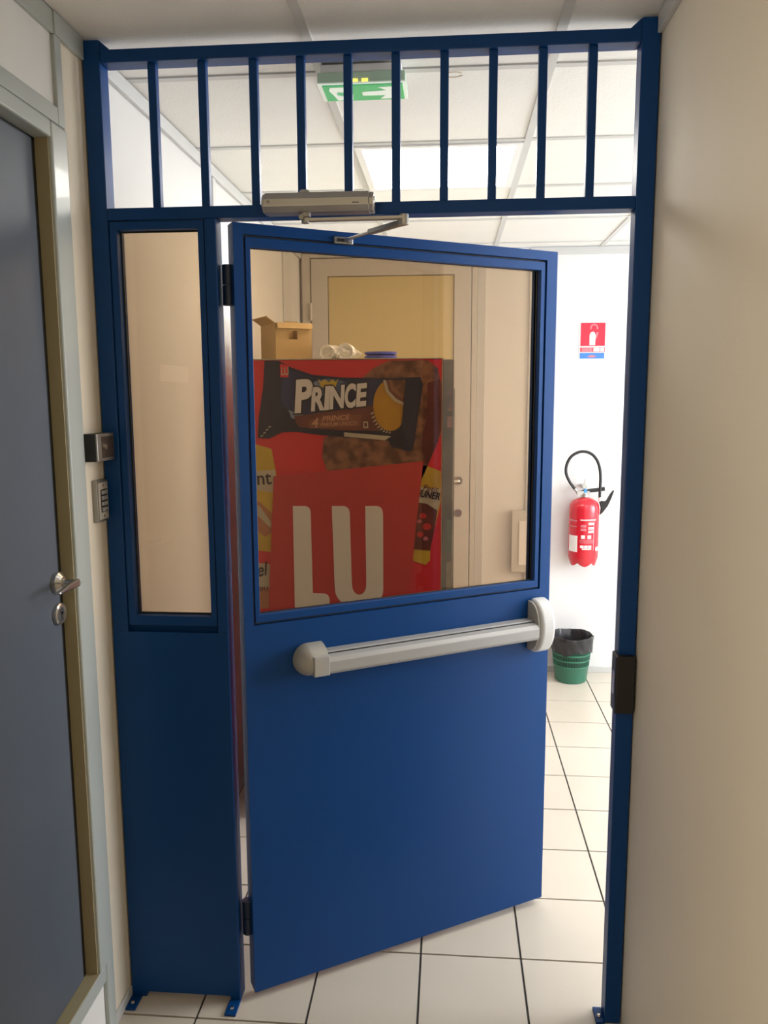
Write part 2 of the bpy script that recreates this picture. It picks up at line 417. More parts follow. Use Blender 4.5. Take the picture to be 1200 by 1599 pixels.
# cornices, skirtings, cover strips
def trim(n, a, m, label): struct(bx(*a).build('trim_%d' % n, m, bevel=0.002), label, 'trim')
trim(1, (-0.004, 0.006, -0.144, -0.002, 2.466, H), 'alu', 'grey cornice strip above the cupboard door')
trim(2, (-0.004, 0.010, 0.055, YB, 2.475, H), 'alu2', 'grey cornice strip on the left wall beyond the bars')
trim(3, (XR-0.012, XR, YC, -0.002, 2.475, H), 'alu2', 'narrow cornice strip above the right corridor wall')
trim(4, (1.335, XE, YB-0.012, YB, 2.475, H), 'alu2', 'grey cornice strip on the back wall')
trim(5, (1.335, 1.395, YB-0.012, YB, 0.04, 2.475), 'alu2', 'upright grey cover strip on the back wall')
trim(6, (1.036, 1.084, YB-0.010, YB, 0.04, H), 'alu2', 'upright grey strip beside the tall yellow door')
trim(7, (-0.004, 0.006, 1.045, 1.080, 0.04, 2.475), 'alu2', 'upright joint strip on the left wall over the red machine')
trim(8, (-0.004, 0.006, 2.30, 2.50, 0.04, 2.475), 'alu2', 'wide pale strip on the left wall near the tall door')
struct(bx(1.40, XE, YB-0.012, YB, 0, 0.038).build('baseboard_back', 'alu2', bevel=0.002), 'grey skirting under the extinguisher', 'baseboard')
struct(bx(-0.004, 0.002, -0.112, -0.001, 0, 0.035).build('baseboard_left', 'alu2', bevel=0.002), 'short grey skirting beside the blue partition foot', 'baseboard')

# cupboard door (left, near)
cup = sroot('door_1', 'slate grey cupboard door with steel lever handle in grey green frame')
cup['category'] = 'door'
bx(-0.085, -0.027, DY0+0.004, DY1-0.022, 0.222, 2.228).build('leaf', 'leaf', cup, bevel=0.002)
g = MB(); g.box(-0.086, -0.032, DY1-0.022, DY1-0.0005, 0.215, 2.233); g.box(-0.086, -0.032, DY0, DY1, 2.228, 2.234); g.build('gasket', 'gasket', cup)
rv = MB(); rv.box(-0.088, -0.002, DY1, DY1+0.004, 0.215, 2.235); rv.box(-0.088, 0.002, DY0, DY1+0.002, 0.2155, 0.2185)
rv.box(-0.088, -0.002, DY0-0.004, DY0, 0.215, 2.235)
rv.build('reveal', 'reveal', cup)
jm = MB(); jm.prism([(DY1+0.004, 0.216), (-0.156, 0.216), (-0.156, 0.0), (-0.113, 0.0), (-0.113, 2.273), (DY1+0.004, 2.273)], -0.088, 0.006, 'YZ'); jm.build('jamb', 'alu', cup, bevel=0.006, seg=3)
bx(-0.088, 0.006, DY0-0.066, DY0-0.004, 0, 2.273).build('jamb', 'alu', cup, bevel=0.006, seg=3)
bx(-0.088, 0.006, DY0-0.004, DY1+0.004, 2.235, 2.273).build('head', 'alu', cup, bevel=0.005, seg=3)
bx(-0.088, 0.003, DY0-0.066, -0.145, 2.2745, 2.312).build('transom_rail', 'alu', cup, bevel=0.002)
bx(-0.088, 0.003, -0.145, -0.113, 2.2745, 2.466).build('transom_post', 'alu', cup, bevel=0.002)
bx(-0.088, 0.003, DY0-0.066, -0.1445, 2.466, H).build('top_rail', 'alu', cup, bevel=0.002)
bx(-0.088, -0.006, DY0-0.066, -0.145, 2.312, 2.466).build('transom_panel', 'wallwhite', cup)
bx(-0.088, 0.004, DY0-0.004, -0.1565, 0.172, 0.2155).build('sill_rail', 'alu', cup, bevel=0.003)
bx(-0.088, -0.006, DY0-0.004, -0.1565, 0.03, 0.172).build('plinth_panel', 'wallwhite', cup)
bx(-0.088, 0.004, DY0-0.004, -0.1565, 0.0, 0.03).build('bottom_rail', 'alu', cup)
rose = MB(); rose.cyl((-0.027,-0.232,1.246), (-0.017,-0.232,1.246), 0.025, n=32); rose.cyl((-0.017,-0.232,1.246), (-0.008,-0.232,1.246), 0.024, 0.014, n=32)
ro = rose.build('rose', 'steel', cup)
lv = MB(); lv.tube([(-0.01,-0.232,1.246),(0.010,-0.232,1.246),(0.020,-0.234,1.246),(0.026,-0.240,1.245)], 0.0085, n=16)
lv.build('lever_neck', 'steel', ro)
lg = MB().prism([(y-0.012, z) for y, z in [(-0.214,1.252),(-0.220,1.256),(-0.27,1.253),(-0.312,1.247),(-0.316,1.243),(-0.312,1.240),(-0.27,1.240),(-0.220,1.238),(-0.214,1.241)]], 0.020, 0.031, 'YZ')
lg.build('lever', 'steel', ro, bevel=0.003)
es = MB(); es.cyl((-0.027,-0.232,1.172), (-0.019,-0.232,1.172), 0.0255, n=36); es.cyl((-0.019,-0.232,1.172), (-0.016,-0.232,1.172), 0.0255, 0.022, n=36)
eo = es.build('escutcheon', 'steel', cup)
kh = MB(); kh.cyl((-0.0161,-0.232,1.179), (-0.0152,-0.232,1.179), 0.0080, n=20); kh.box(-0.0161, -0.0152, -0.2365, -0.2275, 1.157, 1.177)
kh.build('keyhole', 'dark', eo)
sg = bx(-0.027, -0.0245, -0.71, -0.44, 1.722, 1.775).build('sign_plate', 'white', cup, bevel=0.0008)

# tall yellow-panelled door in the back wall
d2 = sroot('door_2', 'tall grey door with pale yellow panel behind the red machine')
d2['category'] = 'door'
y0 = YB-0.034
bx(0.012, 0.062, YB-0.03, YB, 0, 2.50).build('jamb', 'doorgrey', d2, bevel=0.003)
bx(1.004, 1.034, YB-0.03, YB, 0, 2.50).build('jamb', 'doorgrey', d2, bevel=0.003)
bx(0.062, 1.004, YB-0.03, YB, 2.476, 2.50).build('head', 'doorgrey', d2, bevel=0.003)
bx(0.012, 1.034, YB-0.006, YB, 2.50, H-0.002).build('head_panel', 'doorgrey', d2)
MB().frame(0.067, 1.000, 0.006, 2.471, (0.098, 0.098, 0.18, 0.10), y0, YB-0.002).build('leaf_frame', 'doorgrey', d2, bevel=0.002)
MB().frame(0.163, 0.904, 0.182, 2.373, 0.005, y0+0.004, y0+0.010).build('panel_gasket', 'dark', d2)
bx(0.166, 0.901, y0+0.008, YB-0.004, 0.186, 2.370).build('panel', 'olive', d2)
for z in (2.12, 1.25, 0.3):
    MB().cyl((0.0645, YB-0.040, z), (0.0645, YB-0.040, z+0.10), 0.008, n=12).build('hinge', 'doorgrey', d2)
for z, rr in ((1.18, 0.024), (0.985, 0.022)):
    MB().cyl((0.937, y0-0.008, z), (0.937, y0, z), rr, n=20).build('rose', 'steel', d2)
lvr = MB(); lvr.tube([(0.937, y0-0.008, 1.18), (0.937, y0-0.042, 1.18), (0.925, y0-0.05, 1.18), (0.83, y0-0.05, 1.178)], 0.009, n=12)
lvr.build('lever', 'steel', d2)

# ------------------------------------------------------------------ blue steel partition
part = thing('steel_partition', 'dark blue steel partition with barred transom and narrow glazed sidelight', 'partition')
P0, P1 = 0.0, 0.05
bx(0.0, 0.042, P0, P1, 0.0, H-0.003).build('post', 'blue', part, bevel=0.0025)
bx(0.283, 0.3115, P0, P1, 0.0, 2.0994).build('post', 'blue', part, bevel=0.0025)
bx(1.307, 1.3485, P0, P1, 0.0, H-0.003).build('post', 'blue', part, bevel=0.0025)
bx(0.042, 1.307, P0, P1, 2.0994, 2.128).build('beam', 'blue', part, bevel=0.0025)
bx(0.042, 1.307, P0, P1, 2.4605, 2.490).build('beam', 'blue', part, bevel=0.0025)
bar = bx(-0.010, 0.010, 0.010, 0.032, 2.128, 2.4605).mesh('bar', 'blue')
for x in (0.1645, 0.2865, 0.4105, 0.5235, 0.636, 0.7495, 0.863, 0.976, 1.0895, 1.2025):
    b = place(bar, 'bar', part, (x, 0, 0))
    md = b.modifiers.new('bevel', 'BEVEL'); md.width = 0.002; md.segments = 2
for x, zz in ((0.006, 2.502), (1.3425, 2.502)):
    sgn = 1 if x < 0.5 else -1
    MB().prism([(x+sgn*0.036, H-0.004), (x+sgn*0.060, 2.491), (x+sgn*0.036, 2.491)], P0+0.004, P1-0.004, 'XZ').build('gusset', 'blue', part)
bx(0.0015, 0.3095, -0.0016, 0.0, 0.018, 1.062).build('kick_panel', 'blue', part, bevel=0.0006)
bx(0.042, 0.283, 0.02, 0.045, 0.018, 1.076).build('kick_panel_core', 'blue', part)
bead = MB().frame(0.0445, 0.2805, 1.0785, 2.097, (0.018, 0.015, 0.026, 0.020), 0.003, 0.030)
bead.build('glazing_bead', 'blue', part, bevel=0.0015)
MB().frame(0.060, 0.268, 1.102, 2.080, 0.006, 0.026, 0.031).build('gasket', 'gasket', part)
bx(0.0455, 0.2795, 0.031, 0.036, 1.080, 2.096).build('pane', 'glass', part)
MB().frame(0.0445, 0.2805, 1.0785, 2.097, 0.018, 0.037, 0.048).build('back_bead', 'blue', part)
for x0, x1, ya, yb in ((-0.002, 0.030, -0.055, 0.0), (0.280, 0.3115, -0.055, 0.0), (1.284, 1.307, -0.006, 0.05)):
    fp = bx(x0, x1, ya, yb, 0.0, 0.007).build('foot_plate', 'blue', part, bevel=0.0015)
    sc = MB().cyl(((x0+x1)/2, (ya+yb)/2-0.004, 0.007), ((x0+x1)/2, (ya+yb)/2-0.004, 0.011), 0.006, 0.004, n=6)
    sc.build('screw', 'steel', fp)
sb = bx(1.298, 1.3455, -0.020, 0.034, 0.878, 1.028).build('strike_box', 'black', part, bevel=0.004, label='black strike box on the right post')
bx(1.2965, 1.298, -0.008, 0.012, 0.925, 0.985).build('strike_slot', 'steel', sb)

# ------------------------------------------------------------------ blue door leaf, open 30 degrees into the room
DA = math.radians(30.5)
door = thing('steel_door', 'blue steel door with large bronze glass pane and grey panic bar, standing ajar', 'door', (0.3512, 0.0088, 0), DA)
DW, DZ0, DZ1, DT = 0.981, 0.024, 2.092, 0.045
L0, L1, Z0_, Z1_ = 0.0255, 0.944, 1.0765, 2.066
lf = MB()
lf.box(0, DW, 0, DT, DZ0, Z0_)                 # lower sheet
lf.box(0, L0, 0, DT, Z0_, DZ1); lf.box(L1, DW, 0, DT, Z0_, DZ1)
lf.box(L0, L1, 0, DT, Z1_, DZ1)
bmx = bmesh.new()
me = lf.mesh('leaf', 'blue'); bmx.from_mesh(me); bmesh.ops.remove_doubles(bmx, verts=bmx.verts, dist=1e-5); bmx.to_mesh(me); bmx.free()
place(me, 'leaf', door, (0,0,0))
bd = MB().frame(L0+0.0055, L1-0.0055, Z0_+0.0055, Z1_-0.0055, (0.0130, 0.0145, 0.0215, 0.024), 0.002, 0.020)
bd.build('glazing_bead', 'blue', door, bevel=0.0015)
MB().frame(L0+0.001, L1-0.001, Z0_+0.001, Z1_-0.001, 0.005, 0.010, 0.030).build('groove', 'dark', door)
MB().frame(0.040, 0.930, 1.099, 2.041, (0.005, 0.008, 0.006, 0.006), 0.018, 0.024).build('gasket', 'gasket', door)
bx(L0+0.004, L1-0.004, 0.024, 0.029, Z0_+0.004, Z1_-0.004).build('pane', 'glass', door)
MB().frame(L0+0.003, L1-0.003, Z0_+0.003, Z1_-0.003, 0.020, 0.030, 0.043).build('back_bead', 'blue', door)
for z in (1.897, 0.186):
    hg = MB(); hg.cyl((-0.0045, 0.037, z), (-0.0045, 0.037, z+0.048), 0.0148, n=20)
    h = hg.build('hinge', 'blue_dark', door)
    k = MB(); k.cyl((-0.0045, 0.037, z+0.050), (-0.0045, 0.037, z+0.098), 0.0148, n=20); k.build('knuckle', 'blue_dark', h)
# panic bar: rail, push bar, end cap and latch housing
rail = MB().box(0.200, 0.905, -0.034, -0.0005, 0.938, 0.990).build('panic_bar', 'panic', door, bevel=0.003, label='light grey push bar of the door')
MB().prism([(-0.0355,0.984),(-0.056,0.980),(-0.066,0.970),(-0.066,0.943),(-0.058,0.934),(-0.0355,0.934)], 0.206, 0.898, 'YZ').build('push_bar', 'panic', rail, bevel=0.002)
bx(0.206, 0.898, -0.0358, -0.0335, 0.936, 0.986).build('seam', 'dark', rail)
# rounded left cap
cp = MB(); n1, n2 = 20, 12
vs = []
for i in range(n1+1):
    a = PI*i/n1                                 # profile across z
    for j in range(n2+1):
        t = (PI/2)*j/n2                         # rounding towards the hinge
        vs.append((0.170 - 0.040*math.sin(t)*math.sin(a), -0.001 - 0.062*math.cos(t)*math.sin(a), 0.967 + 0.044*math.cos(a)))
fs = [(i*(n2+1)+j, i*(n2+1)+j+1, (i+1)*(n2+1)+j+1, (i+1)*(n2+1)+j) for i in range(n1) for j in range(n2)]
cp.add(vs, fs)
outl = [(-0.001-0.062*math.sin(PI*i/20), 0.967+0.044*math.cos(PI*i/20)) for i in range(21)]
cp.prism(outl, 0.170, 0.212, 'YZ'); cp.smooth = True
cap = cp.build('end_cap', 'panic2', rail)
ins = MB().prism([(0.1685,0.9845)]+[(0.1685+0.030*math.sin(PI*i/12), 0.9605+0.024*math.cos(PI*i/12)) for i in range(13)]+[(0.1685,0.9365)], -0.0690, -0.0655, 'XZ')
ins.build('end_inset', 'panic2', rail)
bx(0.1675, 0.2125, -0.0668, -0.036, 0.9335, 0.9875).build('end_block', 'panic', rail, bevel=0.002)
# latch housing: D-shaped block at the free edge
def dshape(rz, py, cz=0.967, n=28):
    return [(-0.0005, cz+rz)] + [(-0.0005-py*math.sin(PI*i/n)**0.75 if 0 < i < n else -0.0005, cz+rz*math.cos(PI*i/n)) for i in range(1, n)] + [(-0.0005, cz-rz)]
lh = MB().prism(dshape(0.086, 0.070), 0.905, 0.958, 'YZ').build('latch_housing', 'pale_plastic', rail, bevel=0.012, seg=4)
MB().prism(dshape(0.078, 0.058), 0.899, 0.906, 'YZ').build('housing_face', 'panic2', rail, bevel=0.002)

# ------------------------------------------------------------------ door closer
clo = thing('door_closer', 'silver overhead door closer with folding arm on the blue beam', 'door closer', (0.5685, -0.03, 2.098))
def off(o):      # keep world coordinates for parts of a thing whose empty is elsewhere
    o.location = o.location - o.parent.location; return o
prof = [(-0.0005,2.099),(-0.042,2.099),(-0.058,2.110),(-0.058,2.126),(-0.044,2.143),(-0.0005,2.143)]
body = off(MB().prism(prof, 0.444, 0.690, 'YZ').build('body', 'closer', clo, bevel=0.001))
off2 = []
ecp = off(MB().prism([(-0.001,2.100),(-0.040,2.100),(-0.055,2.111),(-0.055,2.126),(-0.042,2.141),(-0.001,2.141)], 0.690, 0.701, 'YZ').build('end_plate', 'closer', clo, bevel=0.002))
off(MB().prism([(-0.001,2.100),(-0.040,2.100),(-0.055,2.111),(-0.055,2.126),(-0.042,2.141),(-0.001,2.141)], 0.438, 0.444, 'YZ').build('end_plate', 'closer', clo, bevel=0.002))
for z in (2.110, 2.127):
    off(MB().cyl((0.7005, -0.040, z), (0.7035, -0.040, z), 0.005, n=14).build('screw', 'steel', clo))
off(MB().cyl((0.455, -0.0580, 2.120), (0.455, -0.0595, 2.120), 0.004, n=14).build('screw', 'closer_d', clo))
off(bx(0.652, 0.668, -0.0586, -0.0578, 2.1135, 2.1155).build('maker_mark', 'dark', clo))
sp = MB(); sp.cyl((0.537,-0.030,2.143), (0.537,-0.030,2.150), 0.015, 0.011, n=24)
off(sp.build('top_cap', 'closer', clo))
sp = MB(); sp.cyl((0.537,-0.030,2.0985), (0.537,-0.030,2.089), 0.014, n=24); sp.cyl((0.537,-0.030,2.089), (0.537,-0.030,2.076), 0.009, n=20)
sp.cyl((0.530,-0.040,2.088), (0.530,-0.044,2.088), 0.006, n=14)
off(sp.build('spindle', 'closer_d', clo))
def link(p0, p1, w0, w1, z0, z1):
    a = Vector((p0[0], p0[1])); b = Vector((p1[0], p1[1])); d = (b-a).normalized(); q = Vector((-d.y, d.x))
    pts = [a+q*w0, a-q*w0, b-q*w1, b+q*w1]
    m = MB(); o = [(p.x, p.y) for p in pts]
    m.add([(o[0][0],o[0][1],p0[2]+z0),(o[1][0],o[1][1],p0[2]+z0),(o[2][0],o[2][1],p1[2]+z0),(o[3][0],o[3][1],p1[2]+z0),
           (o[0][0],o[0][1],p0[2]+z1),(o[1][0],o[1][1],p0[2]+z1),(o[2][0],o[2][1],p1[2]+z1),(o[3][0],o[3][1],p1[2]+z1)],
          [(0,3,2,1),(4,5,6,7),(0,1,5,4),(1,2,6,5),(2,3,7,6),(3,0,4,7)])
    return m
E1 = (0.770, -0.018)
SH = (0.6085, 0.149)          # pivot of the shoe in front of the door face
SHZ = 2.070
off(link((0.537,-0.030,2.083), (E1[0],E1[1],2.0865), 0.009, 0.011, -0.0035, 0.0035).build('main_arm', 'closer', clo, bevel=0.001))
el = MB(); el.cyl((E1[0],E1[1],2.070), (E1[0],E1[1],2.094), 0.0115, n=24); off(el.build('elbow', 'closer', clo, bevel=0.001))
MID = (E1[0]+(SH[0]-E1[0])*0.56, E1[1]+(SH[1]-E1[1])*0.56)
off(link((E1[0],E1[1],2.076), (MID[0],MID[1],2.074), 0.010, 0.008, -0.006, 0.006).build('forearm', 'closer_d', clo, bevel=0.002))
rd = MB(); rd.cyl((MID[0],MID[1],2.074), (SH[0],SH[1],SHZ), 0.004, n=14); off(rd.build('forearm_rod', 'steel', clo))
ca, sa = math.cos(DA), math.sin(DA)
def dl(lx, ly, z): return (0.3512+ca*lx-sa*ly, 0.0088+sa*lx+ca*ly, z)
sh = bpy.data.objects.new('shoe', MB().box(-0.030, 0.024, -0.006, -0.0003, -0.009, 0.009).mesh('shoe', 'closer_d'))
C.objects.link(sh); sh.parent = clo; sh.location = Vector(dl(0.294, 0, SHZ))-clo.location; sh.rotation_euler = (0,0,DA)
md = sh.modifiers.new('bevel', 'BEVEL'); md.width = 0.003; md.segments = 2
k = MB(); k.cyl((0.010,-0.006,0), (0.010,-0.016,0), 0.006, n=16); k.build('shoe_pivot', 'steel', sh)
k = MB(); k.box(-0.022, -0.002, -0.0068, -0.0058, -0.004, 0.004); k.build('shoe_slot', 'dark', sh)

# ------------------------------------------------------------------ keypad and switch box on the left wall
kp = thing('keypad', 'small metal door keypad with twelve buttons on the cream wall strip', 'keypad', (-0.004, -0.035, 1.413))
bx(0, 0.013, -0.033, 0.031, -0.053, 0.053).build('housing', 'closer_d', kp, bevel=0.001)
bx(0.013, 0.0142, -0.027, 0.026, -0.047, 0.047).build('plate', 'keyplate', kp, bevel=0.0005)
bx(0.0142, 0.0148, -0.016, 0.022, -0.029, 0.029).build('button_field', 'dark', kp)
btn = bx(-0.0005, 0.003, -0.0042, 0.0042, -0.0046, 0.0046).mesh('button', 'keybtn')
for r in range(4):
    for c_ in range(3):
        place(btn, 'button', kp, (0.0148, -0.0095+0.0122*c_, -0.0215+0.0143*r))
for z in (-0.039, 0.039): MB().cyl((0.0142,0.0,z), (0.0156,0.0,z), 0.003, n=12).build('screw', 'closer_d', kp)
sw = thing('switch_box', 'small black box with key switch above the keypad', 'switch', (-0.004, -0.05, 1.549))
bx(0, 0.030, -0.050, 0.048, -0.034, 0.034).build('housing', 'black', sw, bevel=0.002)
MB().box(0.030, 0.035, -0.050, 0.048, -0.034, 0.034).build('front_plate', 'closer_d', sw, bevel=0.0015)
bx(0.035, 0.0358, -0.026, 0.040, -0.026, 0.026).build('lens', 'bronze', sw)
MB().cyl((0.0358,-0.016,0.002), (0.043,-0.016,0.002), 0.006, n=18).build('key_barrel', 'steel', sw)

# ------------------------------------------------------------------ vending machine
VM = thing('vending_machine', 'red snack vending machine with biscuit packet print on its side', 'vending machine', (0.50, 1.40, 0))
vx, vy = -0.50, -1.40
MZ = 1.81; MY = 0.952
def vb(m, name, material, parent=VM, **k):
    o = m.build(name, material, parent, **k)
    if parent is VM: o.location = (vx, vy, 0)
    return o
vb(bx(0.135, 0.853, MY, 1.84, 0.09, MZ-0.004), 'cabinet', 'mred', bevel=0.003)
vb(bx(0.133, 0.857, MY-0.003, 1.842, MZ-0.004, MZ), 'top_edge', 'creamp')
vb(bx(0.160, 0.845, MY+0.03, 1.80, 0.02, 0.09), 'plinth', 'mdark')
for (a, b) in ((0.18, 1.0), (0.80, 1.0), (0.18, 1.78), (0.80, 1.78)):
    vb(MB().cyl((a, b, 0), (a, b, 0.02), 0.02, n=12), 'foot', 'black')
fd = vb(bx(0.8535, 0.896, MY+0.001, 1.845, 0.09, MZ-0.006), 'front_door', 'side', bevel=0.004, label='dark front door of the machine')
vb(bx(0.8525, 0.8545, MY-0.002, MY+0.001, 0.09, MZ-0.004), 'edge_strip', 'creamp')
vb(bx(0.896, 0.899, 1.02, 1.55, 0.55, 1.70), 'front_window', 'mdark')
vb(bx(0.896, 0.900, 1.60, 1.79, 0.60, 1.55), 'coin_panel', 'closer_d', bevel=0.002)
vb(bx(0.896, 0.900, 1.05, 1.52, 0.25, 0.42), 'delivery_flap', 'black', bevel=0.002)
for z0, z1, m in ((1.62, 1.69, 'dustpink'), (1.56, 1.60, 'dustpink'), (1.10, 1.22, 'dustgreen'), (0.95, 1.06, 'dusttan')):
    vb(bx(0.872, 0.890, MY-0.0003, MY+0.001, z0, z1), 'edge_print', m)
side = vb(bx(0.137, 0.852, MY-0.0012, MY, 0.095, MZ-0.006), 'side_panel', 'mred')
YL = MY-0.0012
def layer(k): return YL-0.0007*k
def flat(pts, k, name, m):
    return MB().prism(pts, layer(k)-0.0006, layer(k), 'XZ').build(name, m, side)
# chocolate biscuits behind the packet
flat([(0.560,1.735),(0.60,1.772),(0.66,1.800),(0.800,1.802),(0.835,1.775),(0.851,1.72),(0.851,1.54),(0.815,1.45),(0.775,1.36),(0.60,1.36),(0.430,1.40),(0.412,1.45),(0.418,1.52),(0.56,1.60)], 1, 'printed_biscuit', 'choc')
flat([(0.845,1.735),(0.851,1.70),(0.851,1.55),(0.80,1.42),(0.775,1.50),(0.80,1.60),(0.80,1.72)], 2, 'printed_biscuit', 'brown')
# left packs
flat([(0.140,1.500),(0.165,1.498),(0.222,1.482),(0.239,1.385),(0.225,1.20),(0.214,1.092),(0.140,1.10)], 1, 'printed_pack', 'lemon')
flat([(0.140,1.398),(0.234,1.405),(0.236,1.355),(0.229,1.318),(0.140,1.33)], 2, 'printed_band', 'creamp')
flat([(0.140,1.29),(0.17,1.285),(0.224,1.235),(0.220,1.17),(0.19,1.15),(0.140,1.19)], 2, 'printed_filling', 'orange')
flat([(0.142,1.283),(0.175,1.265),(0.215,1.205),(0.212,1.185),(0.142,1.250)], 3, 'printed_wafer', 'creamp')
text('lettering', 'nt', 0.072, 'bluebig', side, (0.163, layer(3), 1.348), xs=0.95, tilt=0.06, offset=0.0008)
flat([(0.140,1.052),(0.212,1.045),(0.208,0.875),(0.140,0.87)], 1, 'printed_pack', 'creamp')
flat([(0.140,0.955),(0.207,0.955),(0.203,0.875),(0.140,0.87)], 2, 'printed_band', 'orange')
text('lettering', 'el', 0.072, 'bluebig', side, (0.155, layer(3), 0.995), shear=0.4, tilt=0.25, xs=0.8, offset=0.001)
text('lettering', 'ou', 0.036, 'bluebig', side, (0.160, layer(3), 0.940), tilt=0.1)
# breakfast pack on the right, partly behind the red square
flat([(0.782,1.424),(0.800,1.420),(0.8505,1.400),(0.8505,1.285),(0.824,1.17),(0.812,1.10),(0.812,1.068),(0.795,1.050),(0.74,1.068),(0.73,1.30)], 1, 'printed_pack', 'lemon')
flat([(0.74,1.345),(0.8505,1.335),(0.848,1.285),(0.835,1.245),(0.74,1.27)], 2, 'printed_band', 'creamp')
flat([(0.74,1.290),(0.80,1.280),(0.838,1.255),(0.826,1.175),(0.812,1.105),(0.74,1.11)], 3, 'printed_biscuit', 'brown')
for (x, z, r) in ((0.785,1.235,0.014),(0.800,1.195,0.016),(0.775,1.165,0.013),(0.795,1.150,0.010),(0.772,1.215,0.009)):
    flat(arc(x, z, r, r*0.8, 0, 345, 9), 4, 'printed_berry', 'dred' if r > 0.012 else 'pink')
text('lettering', 'Petit', 0.030, 'brown', side, (0.782, layer(3), 1.331), shear=0.3, tilt=-0.12)
text('lettering', 'JEUNER', 0.036, 'bluebig', side, (0.752, layer(5), 1.311), shear=0.2, tilt=-0.17, offset=0.0010, xs=0.78)
# big red square with the letters
flat([(0.229,1.380),(0.500,1.408),(0.786,1.438),(0.760,1.20),(0.735,0.932),(0.715,0.70),(0.180,0.70),(0.196,0.860)], 7, 'printed_square', 'dred')
Lp = [(0.299,1.269)] + [(0.348,1.269),(0.358,1.265),(0.364,1.257),(0.366,1.244)] + [(0.369,0.937),(0.414,0.936),(0.425,0.931),(0.431,0.922),(0.433,0.910),(0.433,0.880),(0.299,0.880)]
flat(Lp, 8, 'letter', 'lu')
Up = [(0.446,1.270),(0.492,1.270),(0.503,1.266),(0.510,1.258),(0.513,1.244)]
Up += [(0.518,0.985)] + arc(0.5455, 0.975, 0.0275, 0.042, 180, 360, 12)[1:-1] + [(0.573,0.985)]
Up += [(0.571,1.271),(0.616,1.271),(0.627,1.267),(0.634,1.258),(0.637,1.244)]
Up += [(0.637,0.960)] + arc(0.5450, 0.955, 0.0920, 0.075, 0, -180, 18)[1:-1] + [(0.453,0.960)]
flat(Up, 8, 'letter', 'lu')
# the dark packet across the top
pk = [(0.205,1.8035),(0.255,1.8035),(0.300,1.780),(0.380,1.752),(0.480,1.742),(0.620,1.738),(0.700,1.738),(0.775,1.742),(0.784,1.715),(0.768,1.62),(0.752,1.50),(0.742,1.474),
      (0.672,1.488),(0.655,1.513),(0.493,1.525),(0.40,1.534),(0.318,1.545),(0.265,1.544),(0.215,1.520),(0.172,1.522),(0.178,1.60),(0.196,1.70)]
flat(pk, 3, 'printed_packet', 'navy')
flat([(0.275,1.775),(0.390,1.742),(0.500,1.733),(0.690,1.731),(0.690,1.66),(0.600,1.625),(0.300,1.600),(0.262,1.66)], 4, 'printed_field', 'navy2')
flat(arc(0.442, 1.706, 0.072, 0.031, 0, 345, 23), 5, 'printed_glow', 'glow')
flat([(0.290,1.625),(0.350,1.605),(0.580,1.640),(0.590,1.615),(0.350,1.585),(0.300,1.595)], 5, 'printed_glow', 'glow')
flat([(0.310,1.602),(0.430,1.618),(0.600,1.640),(0.640,1.60),(0.625,1.548),(0.480,1.550),(0.330,1.562),(0.318,1.575)], 6, 'printed_field', 'brown')
flat([(0.365,1.588),(0.500,1.606),(0.560,1.607),(0.556,1.566),(0.365,1.556)], 7, 'printed_ribbon', 'ribbon')
text('lettering', '4', 0.050, 'peach', side, (0.374, layer(8), 1.560), shear=0.2, offset=0.001, tilt=0.06)
text('lettering', 'PRINCE', 0.026, 'peach', side, (0.414, layer(8), 1.584), shear=0.2, offset=0.0006, tilt=0.06, xs=1.15)
text('lettering', 'PARFUM CHOCO', 0.018, 'peach', side, (0.408, layer(8), 1.565), shear=0.2, offset=0.0003, tilt=0.04, xs=0.95)
# biscuit on the packet
flat(arc(0.665, 1.640, 0.062, 0.092, 0, 356, 40), 7, 'printed_biscuit', 'yellow')
flat([(0.640,1.731),(0.650,1.690),(0.680,1.655),(0.715,1.640),(0.735,1.66),(0.735,1.731)], 8, 'printed_cream', 'creamp')
flat([(0.650,1.731),(0.660,1.693),(0.688,1.664),(0.712,1.652),(0.735,1.67),(0.735,1.731)], 9, 'printed_emblem', 'brown')
flat([(0.660,1.731),(0.668,1.698),(0.692,1.674),(0.712,1.668),(0.735,1.685),(0.735,1.731)], 10, 'printed_emblem', 'choc')
for i in range(9):
    a = math.radians(196+9*i); x, z = 0.665+0.066*math.cos(a), 1.640+0.096*math.sin(a)
    flat([(x, z+0.004), (x-0.009*abs(math.cos(a))-0.003, z-0.006), (x+0.004, z-0.003)], 8, 'printed_ray', 'creamp')
flat([(0.722,1.731),(0.772,1.738),(0.782,1.715),(0.766,1.62),(0.750,1.50),(0.740,1.475),(0.712,1.478),(0.705,1.55),(0.715,1.65)], 11, 'printed_packet_end', 'navy')
flat([(0.495,1.543),(0.655,1.530),(0.668,1.528),(0.645,1.514),(0.495,1.528)], 8, 'printed_code_strip', 'creamp')
flat([(0.566,1.582),(0.584,1.582),(0.584,1.558),(0.566,1.558)], 8, 'printed_mark', 'creamp')
flat([(0.570,1.577),(0.580,1.577),(0.580,1.563),(0.570,1.563)], 9, 'printed_mark', 'brown')
# crown
flat([(0.400,1.739),(0.412,1.726),(0.426,1.735),(0.440,1.724),(0.454,1.735),(0.466,1.726),(0.478,1.739),(0.464,1.706),(0.414,1.706)], 7, 'printed_crown', 'lemon')
